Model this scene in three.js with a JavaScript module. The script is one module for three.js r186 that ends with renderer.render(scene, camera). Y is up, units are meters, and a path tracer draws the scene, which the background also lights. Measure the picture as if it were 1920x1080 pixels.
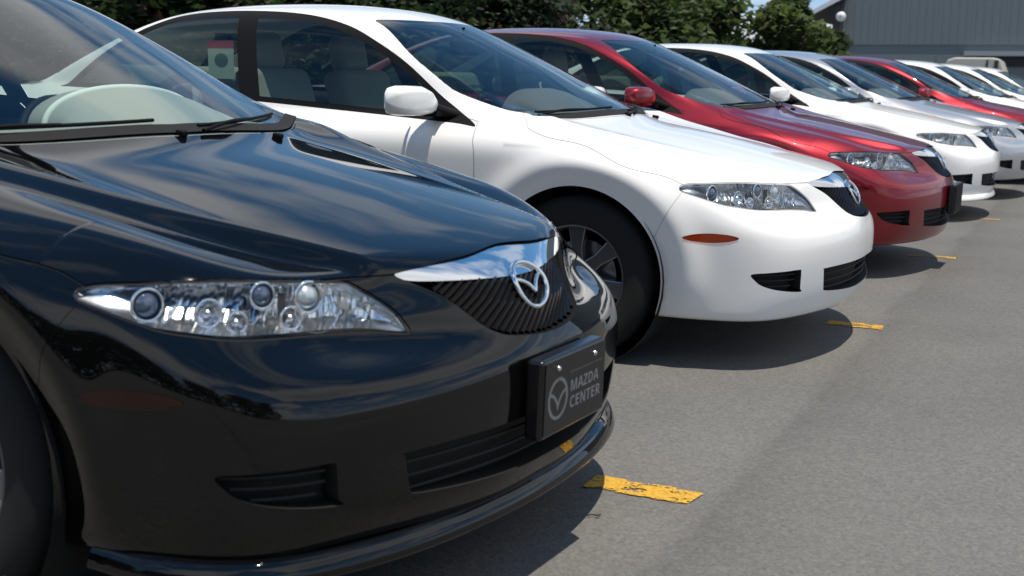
import * as THREE from 'three';
import { mergeGeometries } from 'three/addons/utils/BufferGeometryUtils.js';
import { RoundedBoxGeometry } from 'three/addons/geometries/RoundedBoxGeometry.js';

const scene = new THREE.Scene();
const camera = new THREE.PerspectiveCamera(2 * Math.atan(540 / 2273.9) * 180 / Math.PI, 16 / 9, .05, 900);
camera.position.set(1.8232, 1.1035, 5.2641);
camera.focus = 4.6; camera.userData.fStop = 5;      // the compact camera's slight softness away from the first cars
camera.rotation.set(-.1706, .4486, .0149, 'YXZ');
const renderer = new THREE.WebGLRenderer({ antialias: true });
renderer.setSize(1024, 576);
renderer.toneMapping = THREE.LinearToneMapping;
renderer.toneMappingExposure = 1.0;
renderer.shadowMap.enabled = true;

// ---------- noise ----------
let seedState = 7;
const rnd = () => { seedState = (seedState + 0x6d2b79f5) | 0; let t = Math.imul(seedState ^ (seedState >>> 15), 1 | seedState); t = (t + Math.imul(t ^ (t >>> 7), 61 | t)) ^ t; return ((t ^ (t >>> 14)) >>> 0) / 4294967296; };
const rr = (a, b) => a + (b - a) * rnd();
const hash3 = (x, y, z) => { let h = Math.imul(x, 374761393) ^ Math.imul(y, 668265263) ^ Math.imul(z, 2147483647 - 1013904223); h = Math.imul(h ^ (h >>> 13), 1274126177); return ((h ^ (h >>> 16)) >>> 0) / 4294967296; };
function noise(x, y, z) {
  const X = Math.floor(x), Y = Math.floor(y), Z = Math.floor(z), f = (t) => t * t * t * (t * (t * 6 - 15) + 10), u = f(x - X), v = f(y - Y), w = f(z - Z), L = (a, b, t) => a + (b - a) * t;
  return L(L(L(hash3(X, Y, Z), hash3(X + 1, Y, Z), u), L(hash3(X, Y + 1, Z), hash3(X + 1, Y + 1, Z), u), v), L(L(hash3(X, Y, Z + 1), hash3(X + 1, Y, Z + 1), u), L(hash3(X, Y + 1, Z + 1), hash3(X + 1, Y + 1, Z + 1), u), v), w);
}
const fbm = (x, y, z, n) => { let s = 0, a = .5, t = 0; for (let i = 0; i < n; i++) { s += a * noise(x, y, z); t += a; a *= .5; x = x * 2.03 + 11.7; y = y * 2.03 + 5.3; z = z * 2.03 + 8.1; } return s / t; };

// ---------- sky: clear deep blue with scattered fair-weather cloud, and the high noon sun ----------
const sunDir = new THREE.Vector3(.165, .98, .035).normalize();
{
  const W = 2048, H = 1024, data = new Float32Array(W * H * 4), lerp = (a, b, t) => a + (b - a) * t, st = (a, b, t) => { t = Math.min(1, Math.max(0, (t - a) / (b - a))); return t * t * (3 - 2 * t); };
  for (let j = 0; j < H; j++) {
    const el = ((j + .5) / H - .5) * Math.PI, y = Math.sin(el), c = Math.cos(el);
    for (let i = 0; i < W; i++) {
      const az = ((i + .5) / W - .5) * 2 * Math.PI, x = c * Math.cos(az), z = c * Math.sin(az), k = (j * W + i) * 4;
      let r, g, b;
      if (y < 0) { r = .16; g = .16; b = .155; } else {
        const hz = Math.pow(1 - y, 3);
        r = lerp(.055, .30, hz); g = lerp(.20, .60, hz); b = lerp(.46, .98, hz);
        const pale = Math.pow(1 - y, 11); r = lerp(r, .58, pale); g = lerp(g, .68, pale); b = lerp(b, .80, pale);
        const q = 1.0 / (y + .16), px = x * q, pz = z * q;                  // a flat layer of cloud seen from below
        const n = fbm(px * .95 + 120, pz * .95 + 91.8, 2.2, 7), m = fbm(px * .5 + 165, pz * .5 + 64.26, 5.5, 4), wisp = st(.52, .74, fbm(px * 2.6 + 5, pz * 4.6 + 2, 1.3, 5)) * .45;
        const cov = Math.max(wisp, st(.49, .59, n * .72 + m * .28)), thick = st(.56, .72, n * .72 + m * .28);
        const cr = lerp(.95, .66, thick), cg = lerp(.97, .68, thick), cb = lerp(1.0, .72, thick);
        r = lerp(r, cr, cov * .92); g = lerp(g, cg, cov * .92); b = lerp(b, cb, cov * .92);
      }
      data[k] = r; data[k + 1] = g; data[k + 2] = b; data[k + 3] = 1;
    }
  }
  const sky = new THREE.DataTexture(data, W, H, THREE.RGBAFormat, THREE.FloatType);
  sky.mapping = THREE.EquirectangularReflectionMapping; sky.magFilter = THREE.LinearFilter; sky.minFilter = THREE.LinearFilter; sky.needsUpdate = true;
  scene.background = sky; scene.environment = sky;
}
const sun = new THREE.DirectionalLight(0xfff4e2, 4.8);
sun.position.copy(sunDir).multiplyScalar(60); sun.target.position.set(-1, 0, -5);
sun.castShadow = true; sun.shadow.mapSize.set(4096, 4096);
Object.assign(sun.shadow.camera, { left: -40, right: 40, top: 40, bottom: -40, near: 1, far: 160 });
scene.add(sun, sun.target);

// ---------- naming ----------
const taken = new Map();
function numbered(name) { const n = taken.get(name) || 0; taken.set(name, n + 1); return n ? name + '_' + String(n).padStart(3, '0') : name; }
function tag(o, label, category, group) { if (label) o.userData.label = label; if (category) o.userData.category = category; if (group) o.userData.group = group; return o; }
function base(name, label, category, group, pos = [0, 0, 0], turn = 0) { const g = new THREE.Group(); g.name = numbered(name); g.position.set(...pos); g.rotation.y = turn; scene.add(g); return tag(g, label, category, group); }
function mesh(name, geo, mat, parent) { const m = new THREE.Mesh(geo, mat); m.name = name; m.castShadow = m.receiveShadow = true; if (parent) parent.add(m); return m; }
function geoOf(pos, idx, nrm, uv, col) {
  const g = new THREE.BufferGeometry(); g.setAttribute('position', new THREE.Float32BufferAttribute(pos, 3));
  if (nrm) g.setAttribute('normal', new THREE.Float32BufferAttribute(nrm, 3));
  if (uv) g.setAttribute('uv', new THREE.Float32BufferAttribute(uv, 2));
  if (col) g.setAttribute('color', new THREE.Float32BufferAttribute(col, 3));
  g.setIndex(idx); if (!nrm) g.computeVertexNormals(); return g;
}
const lin = (r, g, b) => new THREE.Color().setRGB(r, g, b);
const std = (r, g, b, rough, o = {}) => new THREE.MeshStandardMaterial({ color: lin(r, g, b), roughness: rough, side: THREE.DoubleSide, ...o });
const phy = (r, g, b, rough, o = {}) => new THREE.MeshPhysicalMaterial({ color: lin(r, g, b), roughness: rough, side: THREE.DoubleSide, ...o });
const dataTex = (w, h, fill, srgb) => { const d = new Uint8Array(w * h * 4); for (let j = 0; j < h; j++) for (let i = 0; i < w; i++) { const p = fill(i, j); const k = (j * w + i) * 4; d[k] = p[0]; d[k + 1] = p[1]; d[k + 2] = p[2]; d[k + 3] = p[3] ?? 255; } const t = new THREE.DataTexture(d, w, h); if (srgb) t.colorSpace = THREE.SRGBColorSpace; t.wrapS = t.wrapT = THREE.RepeatWrapping; t.magFilter = THREE.LinearFilter; t.minFilter = THREE.LinearMipmapLinearFilter; t.generateMipmaps = true; t.needsUpdate = true; return t; };
const camXZ = [1.8232, 5.2641], bearing = (px, d) => { const a = .4486 - Math.atan((px - 960) / 2273.9); return [camXZ[0] - d * Math.sin(a), camXZ[1] - d * Math.cos(a)]; };   // a place on the ground by direction and distance from the photographer
// ---------- the shape of the sedan as a signed field (x forward from the front axle, y up, z to its right side) ----------
function spline(pts) {                                   // natural cubic spline, straight beyond its ends
  const n = pts.length, x = pts.map((p) => p[0]), y = pts.map((p) => p[1]), m = new Array(n).fill(0), u = new Array(n).fill(0);
  for (let i = 1; i < n - 1; i++) {
    const s = (x[i] - x[i - 1]) / (x[i + 1] - x[i - 1]), p = s * m[i - 1] + 2;
    m[i] = (s - 1) / p;
    u[i] = (6 * ((y[i + 1] - y[i]) / (x[i + 1] - x[i]) - (y[i] - y[i - 1]) / (x[i] - x[i - 1])) / (x[i + 1] - x[i - 1]) - s * u[i - 1]) / p;
  }
  for (let i = n - 2; i >= 0; i--) m[i] = m[i] * m[i + 1] + u[i];
  const d0 = (y[1] - y[0]) / (x[1] - x[0]) - (x[1] - x[0]) * m[1] / 6, d1 = (y[n - 1] - y[n - 2]) / (x[n - 1] - x[n - 2]) + (x[n - 1] - x[n - 2]) * m[n - 2] / 6;
  return (t) => {
    if (t <= x[0]) return y[0] + d0 * (t - x[0]);
    if (t >= x[n - 1]) return y[n - 1] + d1 * (t - x[n - 1]);
    let i = 0; while (t > x[i + 1]) i++;
    const h = x[i + 1] - x[i], a = (x[i + 1] - t) / h, b = 1 - a;
    return a * y[i] + b * y[i + 1] + ((a * a * a - a) * m[i] + (b * b * b - b) * m[i + 1]) * h * h / 6;
  };
}
const sstep = (a, b, t) => { t = Math.min(1, Math.max(0, (t - a) / (b - a))); return t * t * t * (t * (6 * t - 15) + 10); };
const smax = (a, b, k) => { const h = Math.max(k - Math.abs(a - b), 0) / k; return Math.max(a, b) + h * h * h * k / 6; };
const smin = (a, b, k) => -smax(-a, -b, k);
const Wm = spline([[-3.8, .72], [-3.5, .80], [-3.1, .855], [-2.6, .885], [-1.5, .888], [-.5, .884], [0, .88], [.25, .872], [.42, .853], [.6, .82], [.75, .765], [.9, .68]]);
const shoulderY = spline([[-3.8, .80], [-2.6, .80], [-1.5, .785], [-.5, .77], [0, .72], [.4, .62], [.8, .53]]);
const tuck = spline([[-.6, .075], [-.5, .045], [-.4, .026], [-.25, .013], [-.12, .005], [0, 0], [.05, .002], [.1, .022], [.15, .075], [.22, .17]]);
const hoodC = spline([[-3.8, 1.03], [-3.5, 1.055], [-3.1, 1.07], [-2.6, 1.03], [-2, .98], [-1.2, .97], [-.5, .975], [-.25, .95], [0, .912], [.3, .857], [.6, .793], [.78, .746], [.9, .70], [1.0, .65]]);
const camber = spline([[-3.8, .05], [-1, .02], [-.4, .03], [.2, .055], [.8, .055]]);
const creaseZ = spline([[-.6, .745], [-.35, .69], [-.07, .62], [.19, .545], [.456, .475], [.63, .425], [.82, .36], [1, .31]]);
const plan = spline([[-.2, .955], [0, .965], [.2, .955], [.35, .925], [.5, .88], [.65, .815], [.78, .72], [.9, .58]]);
const noseYs = [.1, .2, .27, .35, .45, .51, .55, .58, .61, .66, .71, .78, .9];
const nose0 = spline(noseYs.map((y, i) => [y, [-.09, -.045, -.02, -.006, 0, -.004, -.014, -.024, -.038, -.066, -.10, -.15, -.24][i]]));
const nose1 = spline(noseYs.map((y, i) => [y, [-.09, -.045, -.02, -.006, 0, -.009, -.044, -.105, -.142, -.158, -.166, -.188, -.25][i]]));
const nose2 = spline(noseYs.map((y, i) => [y, [-.09, -.045, -.02, -.006, 0, -.010, -.030, -.060, -.10, -.17, -.24, -.33, -.48][i]]));
function noseF(y, z) {
  let t = Math.min(1, Math.max(0, (z - .02) / .54)); const a = t * t * (3 - 2 * t), b = sstep(.42, .85, z);
  return plan(z) + nose0(y) * (1 - a) + a * (nose1(y) * (1 - b) + nose2(y) * b);
}
const crest = spline([[-.6, .040], [-.3, .056], [-.1, .044], [.08, .048], [.3, .054], [.5, .044], [.7, .014], [.85, 0]]);
const rearness = (x) => sstep(.15, .45, -x);
const hoodH = (x, z) => hoodC(x) - camber(x) * Math.pow(z / .72, 2) + (x > -.9 ? crest(Math.max(-.6, Math.min(x, .85))) * sstep(.42 + .18 * rearness(x), .80 + .07 * rearness(x), z) : 0) - (x > -.9 ? (.027 + .008 * sstep(-.2, .3, x)) * sstep(-.012, .115 - .065 * sstep(.1, .7, x), z - creaseZ(x)) * sstep(-.75, -.3, x) * (1 - .6 * sstep(.55, .85, x)) : 0);
const roofR = spline([[-3.4, 1.13], [-3.0, 1.26], [-2.7, 1.36], [-2.4, 1.423], [-2.1, 1.452], [-1.8, 1.457], [-1.5, 1.447], [-1.2, 1.415], [-.9, 1.355], [-.6, 1.26]]);
const glassG = spline([[.8, .835], [.92, .783], [1.1, .715], [1.25, .652], [1.34, .605], [1.45, .535]]);
const glassPlan = spline([[-3.4, -.20], [-3.0, -.11], [-2.6, -.045], [-2.1, -.008], [-1.4, 0], [-.9, -.002], [-.4, -.022], [0, -.06]]);
const wind = (y, z) => -.185 - (y - .971) * 2.19 - .42 * (y - .971) * (y - 1.36) - .455 * z * z;
const backl = (y, z) => -3.28 + (y - 1.06) * 2.35 + .30 * z * z;
function lowerBody(x, y, z) {
  const dx = Math.hypot(x, y - .335), dr = Math.hypot(x + 2.675, y - .335), rr = Math.min(dx, dr);
  const flare = .026 * Math.exp(-Math.pow((rr - .450) / .066, 2)) * sstep(.2, .5, y + .1);
  const side = (z - (Wm(x) - tuck(y - shoulderY(x)) + flare)) * .97;
  const e = .004, F = noseF(y, z), gz = (noseF(y, z + e) - noseF(y, z - e)) / (2 * e), gy = (noseF(y + e, z) - noseF(y - e, z)) / (2 * e);
  const front = x > -.5 ? (x - F) / Math.sqrt(1 + gz * gz * .85 + gy * gy * .85) : -.5;
  const top = (y - hoodH(x, z)) * .97;
  let d = side;
  if (x > -.5) d = smax(d, front, .10);
  d = smax(d, top, x > .3 ? .055 + .02 * sstep(.3, .8, .8 - x) : .075);
  const rear = -(x + 3.78 - .16 * z * z - .10 * Math.pow(Math.max(0, y - .75), 1.5) - .25 * Math.pow(Math.max(0, .45 - y), 2));
  if (x < -3) d = smax(d, rear, .16);
  return smax(d, .195 - y, .05);
}
function cabin(x, y, z) {
  let d = (z - glassG(y) - glassPlan(x)) * .92;
  d = smax(d, (y - roofR(x) + .058 * Math.pow(z / .55, 2.4)) * .97, .11);
  if (x > -1.7) d = smax(d, (x - wind(y, z)) / 2.45, .055);
  if (x < -2) d = smax(d, (backl(y, z) - x) / 2.5, .08);
  return smax(d, .8 - y, .02);
}
function carField(x, y, z) {
  z = Math.sqrt(z * z + 1e-5);
  const a = lowerBody(x, y, z);
  if (y < .84 || x > .1) return a;
  return smin(a, cabin(x, y, z), .05 + .09 * sstep(-1.0, -.6, x) * sstep(.55, .70, z));
}
function carNormal(x, y, z) {
  const e = .004, a = carField(x + e, y, z) - carField(x - e, y, z), b = carField(x, y + e, z) - carField(x, y - e, z), c = carField(x, y, z + e) - carField(x, y, z - e), l = Math.hypot(a, b, c) || 1;
  return [a / l, b / l, c / l];
}
const TREES = [
  ['dark shrubby tree behind the roof of the black car, at the far left', 'dark', bearing(60, 21), 4.0, 4.2, 9072, .1],
  ['dark tree above the rear window of the nearest white car', 'dark', bearing(330, 22), 3.1, 4.2, 7056, .1],
  ['dark tree behind the roof of the nearest white car, left of the pale gap', 'dark', bearing(560, 23), 3.0, 3.4, 6048, .1],
  ['dark tree above the windshield of the nearest white car', 'dark', bearing(775, 24), 3.1, 3.6, 6552, .1],
  ['dense dark tree above the roof of the nearest red car', 'dark', bearing(980, 25), 3.2, 4.0, 7558, .1],
  ['mid green tree above the front edge of the nearest red roof', 'mid', bearing(1190, 26), 3.1, 3.2, 5544, .1],
  ['mid green tree behind the white roof past the red car', 'mid', bearing(1310, 27), 2.9, 3.0, 5040, .1],
  ['lighter yellow green tree left of the grey building', 'light', bearing(1450, 29), 2.85, 2.7, 5040, .1],
  ['low dark bush at the corner of the grey building', 'dark', bearing(1532, 33), 2.6, 1.6, 3528, .1],
  ['tall dark tree farther back at the left edge', 'dark', bearing(190, 29), 4.6, 5.0, 8062, .1],
  ['tall dark tree farther back over the nearest white car', 'dark', bearing(470, 30), 4.8, 5.6, 8062, .1],
  ['tall dark tree farther back left of the red car', 'dark', bearing(860, 32), 5.0, 6.0, 8062, .1],
  ['tall mid green tree farther back over the red car', 'mid', bearing(1090, 33), 4.8, 5.2, 7056, .1],
  ['mid green tree farther back just left of the sky gap', 'mid', bearing(1250, 34), 4.6, 4.0, 7056, .1],
  ['mid green tree farther back, just left of the eave of the building', 'mid', bearing(1468, 36), 3.8, 1.6, 5040, .1],
];
// ---------- ground: one sheet of old asphalt ----------
const wrapN = (x, y, p, s, z) => { const q = p / s; const a = (X, Y) => noise(((X % q) + q) % q, ((Y % q) + q) % q, z); const X = x / s, Y = y / s; const fx = X - Math.floor(X), fy = Y - Math.floor(Y); return a(X, Y) * 1 + 0 * fx * fy; };
{
  const N = 1024, S = 3.2;                                        // a 3.2 m tile of chippings
  const cell = new Float32Array(N * N);
  for (let i = 0; i < N * N; i++) cell[i] = rnd();
  const at = (x, y) => cell[(((y % N) + N) % N) * N + (((x % N) + N) % N)];
  const h = new Float32Array(N * N);
  for (let y = 0; y < N; y++) for (let x = 0; x < N; x++) {
    const a = (at(x, y) + at(x + 1, y) + at(x, y + 1) + at(x + 1, y + 1)) / 4;
    const X2 = (x >> 1), Y2 = (y >> 1), b = at(X2 * 7 + 3, Y2 * 5 + 11), X4 = x / 4 | 0, Y4 = y / 4 | 0, c = at(X4 * 3 + 101, Y4 * 9 + 57);
    h[y * N + x] = .30 * a + .42 * b + .28 * c;
  }
  const map = dataTex(N, N, (i, j) => { const v = h[j * N + i], w = at(i * 5 + 7, j * 3 + 1); let k = 101 + (v - .5) * 34; if (w > .985) k += 15; if (w < .02) k -= 16; return [k * 1.006, k, k * .985]; }, true);
  const bump = dataTex(N, N, (i, j) => { const v = h[j * N + i] * 255; return [v, v, v]; });
  const rep = (t) => { t.repeat.set(1 / S, 1 / S); return t; };
  const m = std(1, 1, 1, .93, { map: rep(map), bumpMap: rep(bump), bumpScale: .0016, vertexColors: true });
  const line = (a, b, n) => Array.from({ length: n + 1 }, (_, i) => a + (b - a) * i / n);
  const xs = [-420, -160, -70, -35, -20, -12, ...line(-8, -1.2, 24), ...line(-1, 6, 175), ...line(6.3, 12, 20), 18, 30, 60, 150, 420], zs = [-420, -200, -110, -75, -58, ...line(-50, -10, 130), ...line(-9.8, 6, 260), ...line(6.5, 12, 10), 20, 40, 120, 420];
  const pos = [], uv = [], col = [], idx = [];
  for (const z of zs) for (const x of xs) {
    pos.push(x, 0, z); uv.push(x, -z);
    const near = Math.abs(x) < 30 && Math.abs(z) < 70;
    let t = 1;
    if (near) {
      t += (fbm(x * .55, 3, z * .55, 4) - .5) * .40 + (fbm(x * 2.3, 9, z * 2.3, 3) - .5) * .24;
      const e = .98 + .03 * (fbm(1, 2, z * 1.7, 3) - .5) * 4;       // the joint between two paving passes: stained along its edge, the lane beyond laid a little darker
      const u = x - e;
      t *= 1 - .07 * (u > 0 ? 1 : 0) - .20 * (u > 0 ? Math.exp(-u / .16) : Math.exp(u / .025)) * (.35 + 1.0 * fbm(5, 1, z * 2.6, 3));
    }
    col.push(t * 1.0, t, t * .995);
  }
  const nx = xs.length;
  for (let j = 0; j < zs.length - 1; j++) for (let i = 0; i < nx - 1; i++) { const a = j * nx + i; idx.push(a, a + nx, a + 1, a + 1, a + nx, a + nx + 1); }
  const g = mesh('ground', geoOf(pos, idx, null, uv, col), m, scene); g.userData.kind = 'structure';
}
// ---------- worn yellow stall lines: two painted strips of separate flakes each ----------
{
  const tex = dataTex(512, 64, (i, j) => { const n = fbm(i * .06, j * .10, 4, 4); const k = 1 - .25 * fbm(i * .3, j * .3, 9, 2); return [226 * k, 177 * k, 46 * k + 30 * n]; }, true);
  const paint = (wear, tone) => std(tone[0], tone[1], tone[2], .85, { map: tex, alphaTest: .5, alphaMap: dataTex(512, 64, (i, j) => { const e = Math.min(j, 63 - j) / 64, n = fbm(i * .045, j * .11, 1 + wear * 9, 5) * .75 + .25 * noise(i * .6, j * .6, 2); const v = n + Math.min(e, .12) * 1.5 > wear ? 255 : 0; return [v, v, v]; }) });
  const paints = [paint(.56, [1, .98, .9]), paint(.61, [1, .98, .9]), paint(.69, [1, .98, .9])];
  const words = ['beside the black car', 'in front of the nearest white car', 'in front of the red car', 'beyond the red car', 'beside the second white car', 'beside the silver car', 'far down the row', 'farthest down the row'];
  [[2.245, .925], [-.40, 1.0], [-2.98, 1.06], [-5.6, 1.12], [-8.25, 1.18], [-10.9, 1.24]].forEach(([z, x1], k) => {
    const x0 = k ? .74 : .62, n = 24, pos = [], uv = [], idx = [];  // strip starts late: its stretch in the cars' shade is left out
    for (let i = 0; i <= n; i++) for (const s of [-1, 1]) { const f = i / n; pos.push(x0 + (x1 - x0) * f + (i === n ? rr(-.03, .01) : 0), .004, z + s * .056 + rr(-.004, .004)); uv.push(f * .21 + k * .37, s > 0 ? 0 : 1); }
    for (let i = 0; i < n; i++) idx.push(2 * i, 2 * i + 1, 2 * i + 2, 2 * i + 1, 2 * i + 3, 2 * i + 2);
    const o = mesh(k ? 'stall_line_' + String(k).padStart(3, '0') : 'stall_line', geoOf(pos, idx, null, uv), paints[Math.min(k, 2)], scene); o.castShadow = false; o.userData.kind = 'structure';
    tag(o, 'worn yellow stall line painted on asphalt, its end showing ' + words[k]);
  });
}
// ---------- the dark grey metal-clad building at the end of the row ----------
{
  const zW = -40, xL = -7.05, b = base('metal_building', 'large slate grey metal-clad building at the end of the car row', 'building', null, [xL, 0, zW]);
  const wallM = std(.14, .172, .186, .75), dark = std(.03, .033, .036, .6), trim = std(.27, .31, .335, .55), soffit = std(.07, .075, .08, .7), fascia = std(.62, .65, .68, .5);
  mesh('wall', new THREE.BoxGeometry(24, 9, 8).translate(12, 4.5, -4.06), wallM, b);
  const rib = []; for (let i = 0; i < 22; i++) {                     // cladding sheets, each with its ribs
    const x = .12 + i * 1.09, p = [];
    p.push(new THREE.BoxGeometry(1.086, 6.5, .03).translate(x + .54, 5.75, -.035));
    for (let k = 0; k < 4; k++) p.push(new THREE.BoxGeometry(.05, 6.5, .010).translate(x + .16 + k * .26, 5.75, -.016));
    mesh('wall_panel', mergeGeometries(p), wallM, b);
  }
  for (let i = 0; i < 22; i++) { const x = .12 + i * 1.09; mesh('wall_panel', new THREE.BoxGeometry(1.075, 2.15, .03).translate(x + .54, 1.09, -.035), wallM, b); }
  mesh('ledge', new THREE.BoxGeometry(13, .16, .5).translate(10.85, 2.20, .22), trim, b);
  mesh('window_band', new THREE.BoxGeometry(12.6, .34, .05).translate(11.0, 1.94, .02), phy(.02, .025, .03, .15), b);
  mesh('corner_post', new THREE.BoxGeometry(.24, 8, .24).translate(-.08, 4, .1), dark, b);
  const roof = mesh('lean_to_roof', new THREE.BoxGeometry(1.5, .12, 6).rotateZ(.48).translate(-.50, 3.80, -2.6), soffit, b);
  mesh('fascia', new THREE.BoxGeometry(1.52, .15, .04).rotateZ(.48).translate(-.50, 3.83, .42), fascia, roof);
  mesh('roof_post', new THREE.BoxGeometry(.10, 3.4, .10).translate(-1.0, 1.7, .3), dark, b);
  const l = base('wall_lamp', 'round white lamp on the corner of the grey building', 'lamp', null, [xL + .10, 3.44, zW + .30]);
  mesh('shade', new THREE.LatheGeometry([[.02, .0], [.09, .01], [.165, .06], [.18, .13], [.165, .14], [.10, .08], [.02, .06]].map((p) => new THREE.Vector2(...p)), 24).rotateX(-Math.PI * .42).translate(0, 0, .14), std(.82, .83, .85, .35), l);
  mesh('bracket', new THREE.CylinderGeometry(.025, .025, .3, 8).rotateX(Math.PI / 2).translate(0, .05, 0), dark, l);
}
// ---------- trees and tall shrubs behind the cars ----------
{
  const leafShape = (s) => { const a = [0, 0, 0, .5 * s, .12 * s, .32 * s, 0, 0, s, -.5 * s, .12 * s, .32 * s]; return a; };
  const tints = { dark: [[.024, .046, .016], [.036, .062, .020], [.016, .031, .013], [.066, .034, .024]], mid: [[.06, .095, .026], [.08, .12, .032], [.038, .064, .02], [.05, .08, .025]], light: [[.075, .115, .028], [.095, .135, .034], [.05, .08, .022], [.058, .09, .024]] };
  const leafM = phy(1, 1, 1, .95, { specularIntensity: .25, vertexColors: true, transmission: .55, thickness: 0 }), barkM = std(.07, .05, .035, .9);
  function tree(label, kind, [x, z], h, w, count, low = .25, group = 'trees behind the parked cars') {
    const t = base(kind === 'dark' ? 'dense_tree' : 'leafy_tree', label, 'tree', group, [x, 0, z], rr(0, 6));
    const lobes = []; const nl = 20;
    for (let i = 0; i < nl; i++) { const a = rr(0, 6.28), f = (i + rnd()) / nl, r = w * .5 * Math.sqrt(.15 + .85 * rnd()) * (1.05 - .6 * f); lobes.push([Math.cos(a) * r, low + (h - low) * (.08 + .84 * f), Math.sin(a) * r, rr(.55, .95) * w * .30 * (1.1 - .4 * f)]); }
    lobes.push([0, h * .84, 0, w * .17], [w * .08, h * .5, 0, w * .28], [-w * .1, h * .3, 0, w * .34]);
    const pos = [], nrm = [], col = [], idx = [], v = new THREE.Vector3(), q = new THREE.Quaternion(), e = new THREE.Euler(), nv = new THREE.Vector3();
    for (let i = 0; i < count; i++) {
      const L = lobes[Math.floor(rnd() * lobes.length)], u = rr(-1, 1), a = rr(0, 6.283), s = Math.sqrt(1 - u * u), rad = L[3] * (.74 + .34 * rnd());
      const px = L[0] + rad * s * Math.cos(a), py = L[1] + rad * u * .85, pz = L[2] + rad * s * Math.sin(a); if (py < .08) continue;
      const sz = (h > 4.9 ? 1.6 : 1) * rr(.11, .25), c = tints[kind][Math.floor(rnd() * rnd() * 4)], k = rr(.75, 1.3), b = pos.length / 3;
      q.setFromEuler(e.set(rr(-1.0, .5), rr(0, 6.28), rr(-.7, .7)));
      const sh = leafShape(sz);
      for (let n = 0; n < 4; n++) { v.set(sh[n * 3], sh[n * 3 + 1], sh[n * 3 + 2]).applyQuaternion(q); pos.push(px + v.x, py + v.y, pz + v.z); col.push(c[0] * k, c[1] * k, c[2] * k); }
      nv.set(0, 1, 0).applyQuaternion(q); for (let n = 0; n < 4; n++) nrm.push(nv.x, nv.y, nv.z);
      idx.push(b, b + 2, b + 1, b, b + 3, b + 2);
    }
    mesh('crown', geoOf(pos, idx, nrm, null, col), leafM, t);
    const limb = []; const tr = .05 + h * .018;
    limb.push(new THREE.CylinderGeometry(tr * .6, tr * 1.25, h * .55, 9).translate(0, h * .275, 0));
    for (let i = 0; i < 7; i++) { const len = h * rr(.3, .5), g = new THREE.CylinderGeometry(tr * .15, tr * .5, len, 6).translate(0, len / 2, 0); g.rotateZ(rr(.4, 1.0)); g.rotateY(i * .9 + rr(0, .5)); limb.push(g.translate(0, h * rr(.2, .52), 0)); }
    mesh('trunk', mergeGeometries(limb.map((g) => g.toNonIndexed())), barkM, t);
  }
  TREES.forEach((a) => tree(...a));
  // unseen trees added behind the camera, to darken what glossy flanks and bumpers mirror
  [[-13, 17], [-7.5, 19], [-2, 17.5], [3.5, 18.5], [9, 17], [15, 18]].forEach((p) => tree('unseen dark tree added behind the camera for the paint to mirror', 'dark', p, 6.2, 6.4, 7000, .1, 'added unseen trees'));
}
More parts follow.
